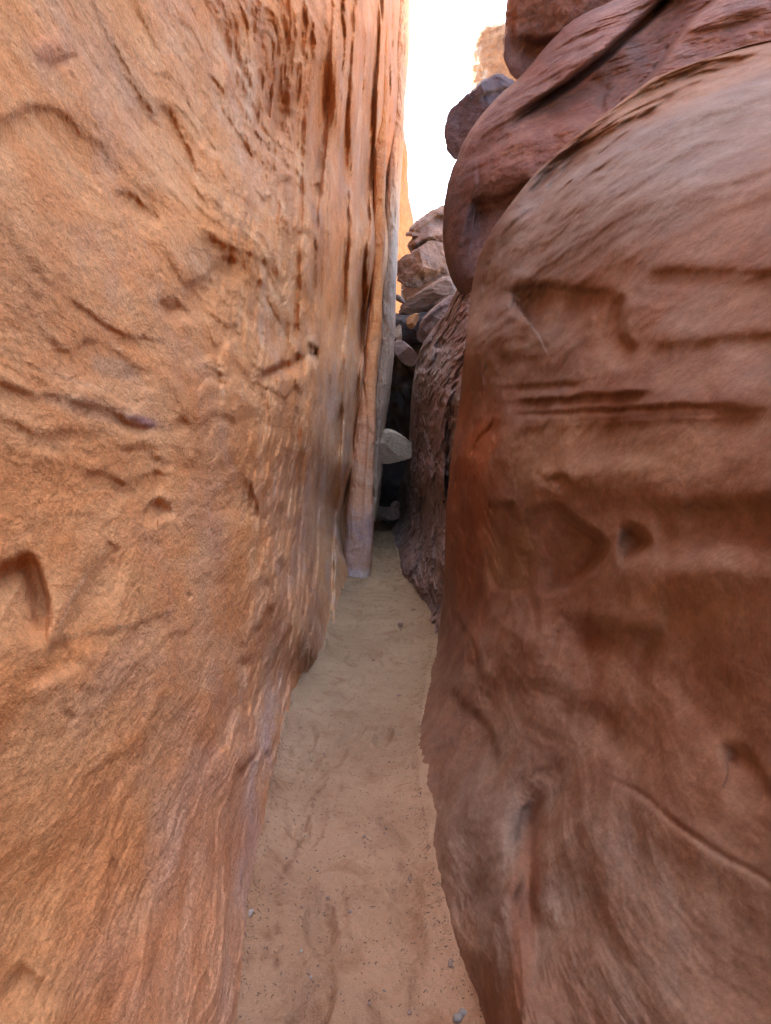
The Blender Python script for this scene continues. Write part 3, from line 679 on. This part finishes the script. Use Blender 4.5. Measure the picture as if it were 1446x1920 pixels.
# big plum-coloured layered rock above the near right wall
C_pts = [(1158, 0), (1073, 35), (1023, 85), (973, 150), (923, 190), (873, 258), (850, 310), (836, 360), (828, 450), (835, 500), (856, 545), (900, 600), (1000, 620), (1200, 560), (1600, 500), (2100, 350),
         (2100, -150), (1700, -260), (1350, -150), (1220, -50)]
C_str = [
 ([(1300, -60), (1245, 5), (1173, 70), (1120, 118), (1073, 155), (1030, 180), (993, 205), (943, 242)][::-1], .50, 45, .25, 70, 1.0, 7),
 ([(880, 375), (903, 382), (930, 380), (960, 370), (1000, 335)], .55, 60, .06, 30, .05, 6),
 ([(1420, -80), (1348, -5), (1290, 40), (1250, 95), (1215, 150), (1150, 205), (1100, 260)], .5, 45, .2, 60, .3, 6),
 ([(1060, 240), (1040, 300), (990, 330)], .06, 20, .03, 20, .03, 5),
 ([(1150, 160), (1130, 185), (1140, 230)], .08, 20, .03, 20),
 ([(905, 250), (895, 300), (900, 370)], -.06, 30, .0, 30, .05, 6),
 ([(1446, 20), (1350, 90), (1250, 160), (1180, 230)], .12, 40, .1, 50, .03, 8),
]
def C_tint(T, P, px, py):
    w2 = .4*fbm(P*1.2+19, 4)
    T = blend(T, .5*blob(px, py, 1060, 230, 150, 60, -30, .5, w2), (1.15, 1.0, .85))
    T = blend(T, .6*blob(px, py, 860, 430, 40, 150, 0, .5, w2), (.62, .72, .85))
    T = blend(T, .5*blob(px, py, 950, 220, 100, 30, -40, .5, w2), (.8, .95, 1.05))
    return T
body("rock_outcrop", C_pts, 7.7, 1.5, M_upper, "big plum-brown layered rock with a long diagonal crack above the right wall", "rock", tilt=(-.16, 0), pw=2.2,
     n=700, rings=420, strokes=C_str, rough=.20, nscale=1.0, nst=(.7, .7, 2.2), tint=C_tint, centre=(1300, 230), seed=3)
body("boulder", [(955, -20), (948, 30), (943, 70), (945, 112), (957, 140), (975, 158), (1010, 150), (1050, 110), (1110, 60), (1200, 10), (1220, -120), (1050, -170), (980, -120)], 8.6, 1.1, M_upper,
     "rounded purple-brown boulder cut by the top edge, beside the distant pillar", rough=.22, planes=5, seed=5, nscale=.8,
     strokes=[([(1100, 55), (1040, 75), (1000, 80), (975, 60)][::-1], .3, 30, .05, 30), ([(965, 0), (962, 60), (975, 120)], .06, 20, .04, 16)])
body("boulder", [(833, 250), (836, 275), (850, 306), (870, 290), (930, 210), (985, 165), (960, 150), (945, 137), (925, 140), (905, 148), (887, 168), (862, 186), (844, 206), (835, 228)], 11, .9, M_dark,
     "dark smooth boulder overhanging the gap below the sunlit pillar", tint=lambda T, P, px, py: T*np.array([.40, .44, .55]), rough=.22, planes=4, seed=8, nscale=.7,  # backlit shade put into the tint
     strokes=[([(895, 178), (930, 170), (960, 165)], .15, 14, .05, 10)])
def F_tint(T, P, px, py):
    m = np.zeros(px.shape)
    for pts, w in (([(889, 72), (892, 95), (896, 110), (895, 140), (892, 165)], 3), ([(903, 85), (897, 100), (894, 112)], 2.4), ([(910, 134), (905, 150), (893, 168), (884, 180)], 5), ([(896, 118), (903, 128), (906, 145)], 1.8), ([(886, 150), (884, 170), (880, 185)], 4)):
        s, a = polyline_field(px+3*fbm(P*1.5, 3), py, pts); m = np.maximum(m, np.exp(-(s/w)**2))
    m *= smooth(-.25, .15, fbm(P*2.5, 4))
    return blend(T, m, (1.3, 1.9, 2.6))
body("rock_pillar", [(878, 185), (883, 160), (883, 130), (886, 100), (889, 78), (897, 58), (908, 45), (925, 42), (950, 42), (985, 50), (1000, 120), (990, 220), (900, 260)], 30, 2.2, M_pillar,
     "distant sunlit sandstone pillar with pale streaks standing against the sky", "rock pillar", rough=.35, seed=4, nscale=.5, tint=F_tint, pw=9)
body("cliff", [(690, 60), (730, 85), (748, 150), (757, 230), (764, 300), (767, 370), (775, 408), (779, 445), (790, 520), (800, 900), (640, 900), (560, 400)], 34, 3.0, M_far,
     "sunlit bright orange cliff glimpsed at the far end, left of the wedged boulders", "cliff", rough=.3, seed=6, nscale=.5, pw=3, nst=(1, 1, .3))

# chockstones and debris jammed at the far end
body("boulder", [(778, 440), (765, 432), (764, 448), (775, 420), (800, 402), (832, 385), (880, 380), (890, 470), (840, 500), (790, 485), (764, 466)], 16.5, 1.3, M_boulder,
     "weathered brown boulder topping the jam at the far end, against the sky", planes=5, seed=11, rough=.18, nscale=1.3, sm=1, grow=1.06,
     strokes=[([(766, 442), (790, 425), (815, 408), (840, 398)], .25, 16, .15, 10), ([(770, 468), (800, 448), (835, 440)], .3, 14, .05, 10)])
body("boulder", [(747, 492), (757, 482), (775, 474), (797, 458), (812, 452), (850, 462), (860, 510), (835, 512), (812, 524), (790, 536), (768, 538), (750, 528), (746, 510)], 15.6, 1.1, M_boulder,
     "lichen-mottled boulder wedged between the walls, second from the top of the jam", planes=6, seed=12, rough=.16, nscale=2, sm=1, grow=1.06,
     strokes=[([(776, 520), (800, 515), (835, 500)], .2, 18, .05, 10), ([(795, 460), (780, 490), (785, 515)], .08, 12, .08, 12)])
body("boulder", [(757, 510), (800, 470), (880, 430), (900, 560), (860, 592), (800, 586), (770, 582), (757, 566)], 18.5, .9, M_boulder,
     "reddish rock tucked between the mottled boulder and the tilted slab", planes=4, seed=13, rough=.08, nscale=2, sm=1, grow=1.06)
body("rock_slab", [(751, 585), (756, 568), (780, 552), (808, 534), (836, 516), (850, 530), (853, 548), (835, 556), (810, 570), (785, 586), (765, 596), (754, 596)], 14.4, .55, M_boulder,
     "long brown slab tilted up to the right across the gap", "rock slab", planes=5, seed=14, rough=.07, nscale=1.6, nst=(.6, 1, 2.4), sm=1, grow=1.06)
body("rock_slab", [(783, 640), (786, 610), (800, 590), (822, 570), (852, 552), (870, 560), (868, 600), (840, 625), (810, 640)], 13.6, .6, M_dark,
     "dark creased slab under the long tilted slab", "rock slab", planes=4, seed=15, rough=.12, nscale=2, sm=1, grow=1.06,
     strokes=[([(790, 620), (805, 592), (830, 575), (855, 562)], .12, 8, .12, 6)])
body("stone", [(762, 608), (764, 594), (783, 586), (786, 596), (778, 612), (770, 618)], 13.0, .25, M_far,
     "small sunlit orange stone seen through the gap below the tilted slab", "stone", planes=3, seed=16, rough=.05, sm=1, grow=1.06)
body("stone", [(741, 562), (742, 552), (750, 553), (758, 562), (760, 570), (752, 568)], 13.3, .2, M_boulder,
     "small pale stone lodged beside the grey slab under the sunlit cliff", "stone", seed=17, rough=.05, sm=1, grow=1.06)
body("stone", [(741, 636), (741, 616), (752, 606), (754, 636), (752, 645)], 12.9, .2, M_grey,
     "small grey upright stone just above the pinkish chockstone", "stone", planes=3, seed=18, rough=.05, sm=1, grow=1.06)
def pink(T, P, px, py): return blend(T, np.ones(px.shape), (1.35, 1.28, 1.35))
body("chockstone", [(737, 650), (741, 640), (752, 638), (768, 648), (780, 662), (783, 674), (776, 685), (765, 686), (750, 676), (740, 664)], 12.2, .42, M_boulder,
     "pinkish chockstone wedged between the grey slab and the dark wall", "chockstone", planes=4, seed=19, rough=.05, sm=1, grow=1.06, tint=pink)
body("chockstone", [(716, 815), (722, 806), (732, 806), (745, 812), (760, 822), (771, 832), (778, 846), (770, 858), (750, 864), (730, 868), (708, 868), (706, 835)], 11.2, .38, M_pale,
     "pale green-grey chockstone wedged low in the passage above a black hollow", "chockstone", planes=4, seed=21, rough=.05, sm=1, grow=1.06)
body("boulder", [(712, 850), (740, 852), (766, 850), (775, 880), (760, 935), (745, 975), (722, 980), (706, 960), (706, 890)], 15.2, .6, M_shade,
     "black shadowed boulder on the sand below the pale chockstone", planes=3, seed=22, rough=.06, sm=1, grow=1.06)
body("stone", [(732, 950), (734, 944), (742, 938), (750, 942), (752, 954), (740, 956)], 14.2, .2, M_dark,
     "little grey stone at the foot of the black boulder", "stone", planes=3, seed=23, rough=.03, sm=1, grow=1.06)
body("rock_step", [(694, 958), (705, 948), (722, 952), (742, 950), (750, 960), (748, 974), (720, 976), (696, 975)], 14.0, .35, M_dark,
     "low greenish rock step where the sand floor ends", "rock", planes=3, seed=24, rough=.04, sm=1, grow=1.06)
def dk(T, P, px, py): return T*.6
body("boulder", [(560, 620), (640, 595), (700, 590), (745, 588), (790, 588), (850, 580), (980, 590), (980, 640), (800, 655), (560, 650)], 18.6, 5.0, M_shade,
     "dark roof boulder added over the hollow beneath the jam to block sky light", seed=26, rough=.2, pw=6)  # added, mostly hidden: roofs the cavity so it stays dark
body("boulder", [(600, 650), (745, 590), (790, 590), (840, 590), (940, 640), (940, 900), (900, 1060), (600, 1060), (600, 860)], 22, 2.2, M_shade,
     "large dark boulder added behind the chockstones to seal light out of the passage end", "boulder", seed=25, rough=.3, pw=6)  # added as a light stop at the end of the passage

# ------------------------------------------------------------------ sand floor
L_ct = np.array([on_floor(*p) for p in [(430, 1920), (455, 1700), (480, 1560), (520, 1420), (548, 1310), (565, 1262), (610, 1225), (622, 1150), (640, 1100), (693, 1085), (700, 1000), (702, 970)]])
R_ct = np.array([on_floor(*p) for p in [(905, 1920), (850, 1770), (810, 1620), (790, 1500), (782, 1400), (792, 1330), (802, 1260), (818, 1195), (800, 1140), (775, 1100), (755, 1070), (738, 1020), (738, 970)]])
def sand_h(X, Y):
    P = np.stack([X, Y, 0*X], -1)
    h = .03*fbm(P*1.6, 3)+.014*fbm(P*6+4, 4)+.010*fbm(P*20, 6, .66)-.006*smooth(.25, .45, fbm(sc(P, 7, 14, 1, 5), 3))
    h = h+.0035*np.sin(Y*85+5*fbm(P*3, 2))*smooth(0, .3, fbm(P*1.7+8, 2)+.1)
    dl = X-np.interp(Y, L_ct[:, 1], L_ct[:, 0]); dr = np.interp(Y, R_ct[:, 1], R_ct[:, 0])-X
    h = h+(.065+.04*fbm(P*5, 4))*np.exp(-np.clip(dl, 0, 9)/.06)+.05*np.exp(-np.clip(dr, 0, 9)/.07)
    R = np.random.RandomState(5)
    for i in range(70):      # worn footprints
        y0 = 1.5*math.exp(R.uniform(0, 2.3)); xl = np.interp(y0, L_ct[:, 1], L_ct[:, 0]); xr = np.interp(y0, R_ct[:, 1], R_ct[:, 0])
        x0 = R.uniform(xl+.12, xr-.1); a = R.normal()*.25
        u = (X-x0)*math.cos(a)+(Y-y0)*math.sin(a); v = -(X-x0)*math.sin(a)+(Y-y0)*math.cos(a)
        q = (u/.05)**2+(v/.14)**2
        h = h-.020*np.exp(-q**2)+.006*np.exp(-(np.sqrt(q)-1.25)**2/.05)
    return h-.03
xs = np.concatenate([-np.geomspace(60, 1.0, 24), np.linspace(-.95, .95, 300), np.geomspace(1.0, 60, 24)])
ys = np.concatenate([-np.geomspace(40, .3, 16), np.linspace(-.2, 1.2, 25), np.geomspace(1.25, 18, 760), np.geomspace(18.5, 120, 16)])
X, Y = np.meshgrid(xs, ys)
P = np.stack([X, Y, sand_h(X, Y)], -1)
T = np.ones(P.shape); w = fbm(P*1.5, 4)
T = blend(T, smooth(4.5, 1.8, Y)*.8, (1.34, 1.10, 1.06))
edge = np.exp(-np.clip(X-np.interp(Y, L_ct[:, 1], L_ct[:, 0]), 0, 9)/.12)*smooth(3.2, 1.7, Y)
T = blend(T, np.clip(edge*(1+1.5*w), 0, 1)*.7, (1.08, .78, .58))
T = blend(T, smooth(3.0, 7.0, Y)*.6, (.98, 1.0, .97))
for pts, wd, amt in (([(598, 1460), (580, 1510), (560, 1560), (545, 1600), (528, 1640), (524, 1720), (520, 1800)], .012, .75), ([(445, 1830), (470, 1800), (500, 1790), (505, 1740)], .02, .5), ([(760, 1590), (740, 1640), (735, 1680)], .02, .4), ([(780, 1780), (775, 1830), (768, 1880)], .018, .5)):
    fp = [on_floor(*p) for p in pts]
    wb_ = .02*fbm(P*9, 4)
    s_, a_ = polyline_field(X+wb_, Y+.05*fbm(P*7+3, 4), fp)
    T = blend(T, amt*np.exp(-(s_/wd)**2)*smooth(-.3, .2, fbm(P*25, 3)), (.62, .40, .34))
T = blend(T, .6*smooth(.02, .25, w)*smooth(3.0, 2.0, Y), (1.05, .80, .66))
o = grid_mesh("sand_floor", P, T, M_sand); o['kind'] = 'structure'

# ------------------------------------------------------------------ pebbles, chips and twigs on the sand
def pebble_mesh(seed, r):
    R = np.random.RandomState(seed)
    th = np.linspace(0, 2*math.pi, 14, endpoint=False); ph = np.linspace(-math.pi/2, math.pi/2, 9)
    T_, Ph = np.meshgrid(th, ph)
    U = np.stack([np.cos(Ph)*np.cos(T_), np.cos(Ph)*np.sin(T_), np.sin(Ph)], -1)
    k = 1+.35*perlin(U*1.3+seed*5.1)
    for _ in range(4):
        d = R.normal(size=3); d /= np.linalg.norm(d); c = R.uniform(.6, .85)
        s = U@d; k = np.where(s*k > c, c/np.maximum(s, .1), k)
    return U*k[..., None]*np.array([r*R.uniform(.9, 1.4), r*R.uniform(.8, 1.2), r*R.uniform(.5, .8)])
def simple_mat(name, c, s=80):
    t = NT(name); co = t.n('ShaderNodeTexCoord').outputs['Object']
    n = t.noise(co, s, 4, .7); c_ = t.mix(n, tuple(x*.6 for x in c), tuple(min(x*1.35, 1) for x in c))
    b = t.n('ShaderNodeBsdfPrincipled'); b.inputs['Roughness'].default_value = .9; t.l(c_, b.inputs['Base Color'])
    o = t.n('ShaderNodeOutputMaterial'); t.l(b.outputs[0], o.inputs[0]); return t.m
M_pb = [simple_mat("pebble_brown", (.22, .14, .1)), simple_mat("pebble_grey", (.2, .17, .14)), simple_mat("pebble_pale", (.36, .29, .23))]
M_twig = simple_mat("dry_twig", (.12, .075, .05), 200)
protos = []
R = np.random.RandomState(3)
spots = [(470, 1722, .011, 2), (566, 1685, .005, 0), (565, 1772, .006, 2), (750, 1165, .03, 0), (775, 1140, .02, 0), (748, 1298, .014, 0), (700, 1230, .012, 0), (656, 1690, .006, 1), (582, 1815, .006, 2),
         (768, 1885, .007, 0), (730, 1420, .007, 0), (683, 1555, .006, 0), (845, 1810, .01, 0), (858, 1905, .016, 1), (868, 1900, .012, 1)]
for i in range(16):
    py = R.uniform(1110, 1900); Yy = ZC*F/(py-YH)
    xl = np.interp(Yy, L_ct[:, 1], L_ct[:, 0]); xr = np.interp(Yy, R_ct[:, 1], R_ct[:, 0])
    f = R.beta(.7, .7); x = xl+.03+(xr-xl-.06)*f
    spots.append((CX+F*x/Yy, py, abs(R.normal(.003, .002))+.0018, R.choice([0, 0, 0, 0, 1, 2])))
for i, (px, py, r, k) in enumerate(spots):
    x, y = on_floor(px, py)
    key = k
    V = pebble_mesh(100+i % 12, 1.0)*r
    ob = grid_mesh("pebble", V, None, M_pb[k], wrap=True)
    ob.location = (x, y, float(sand_h(np.array([[x]]), np.array([[y]]))[0, 0])+r*.3); ob.rotation_euler[2] = R.uniform(0, 6)
    if i == 0: tag(ob, "small whitish pebble at the foot of the left wall on the sand", "pebble", "pebbles scattered on the sand")
    else: tag(ob, ("small brown pebble lying on the sand floor", "small grey pebble lying on the sand floor", "tiny pale pebble lying on the sand floor")[k], "pebble", "pebbles scattered on the sand")
# fine litter: nobody could count it
Vs, Qs = [], []; base = 0
for i in range(1700):
    py = 1020+900*R.beta(1.3, 1.3); Yy = ZC*F/(py-YH)
    xl = np.interp(Yy, L_ct[:, 1], L_ct[:, 0]); xr = np.interp(Yy, R_ct[:, 1], R_ct[:, 0])
    x = xl+(xr-xl)*(R.beta(.35, .45)); L = (.0015+.005*R.beta(1, 4))*(1+.25*Yy); wd = R.uniform(.0005, .0013)*(1+.12*Yy); a = R.uniform(0, 3.14)
    Yy += R.normal()*.03
    c = np.array([math.cos(a), math.sin(a), R.normal()*.1]); s = np.array([-math.sin(a), math.cos(a), 0]); z = np.array([0, 0, 1.0])
    o_ = np.array([x, Yy, 0]); sgm = [o_+c*L*e+s*wd*f+z*wd*g for e in (-1, 1) for f, g in ((-1, 0), (0, 1.4), (1, 0))]
    Vs += sgm; b = base; Qs += [(b, b+3, b+4, b+1), (b+1, b+4, b+5, b+2), (b+2, b+5, b+3, b)]; base += 6
Vs = np.array(Vs); Vs[:, 2] += sand_h(Vs[None, :, 0], Vs[None, :, 1])[0]+.0005
o = raw_mesh("plant_litter", Vs, np.array(Qs), None, M_twig, False)
tag(o, "dark flecks of plant litter and rock chips strewn over the sand", "litter", kind='stuff')
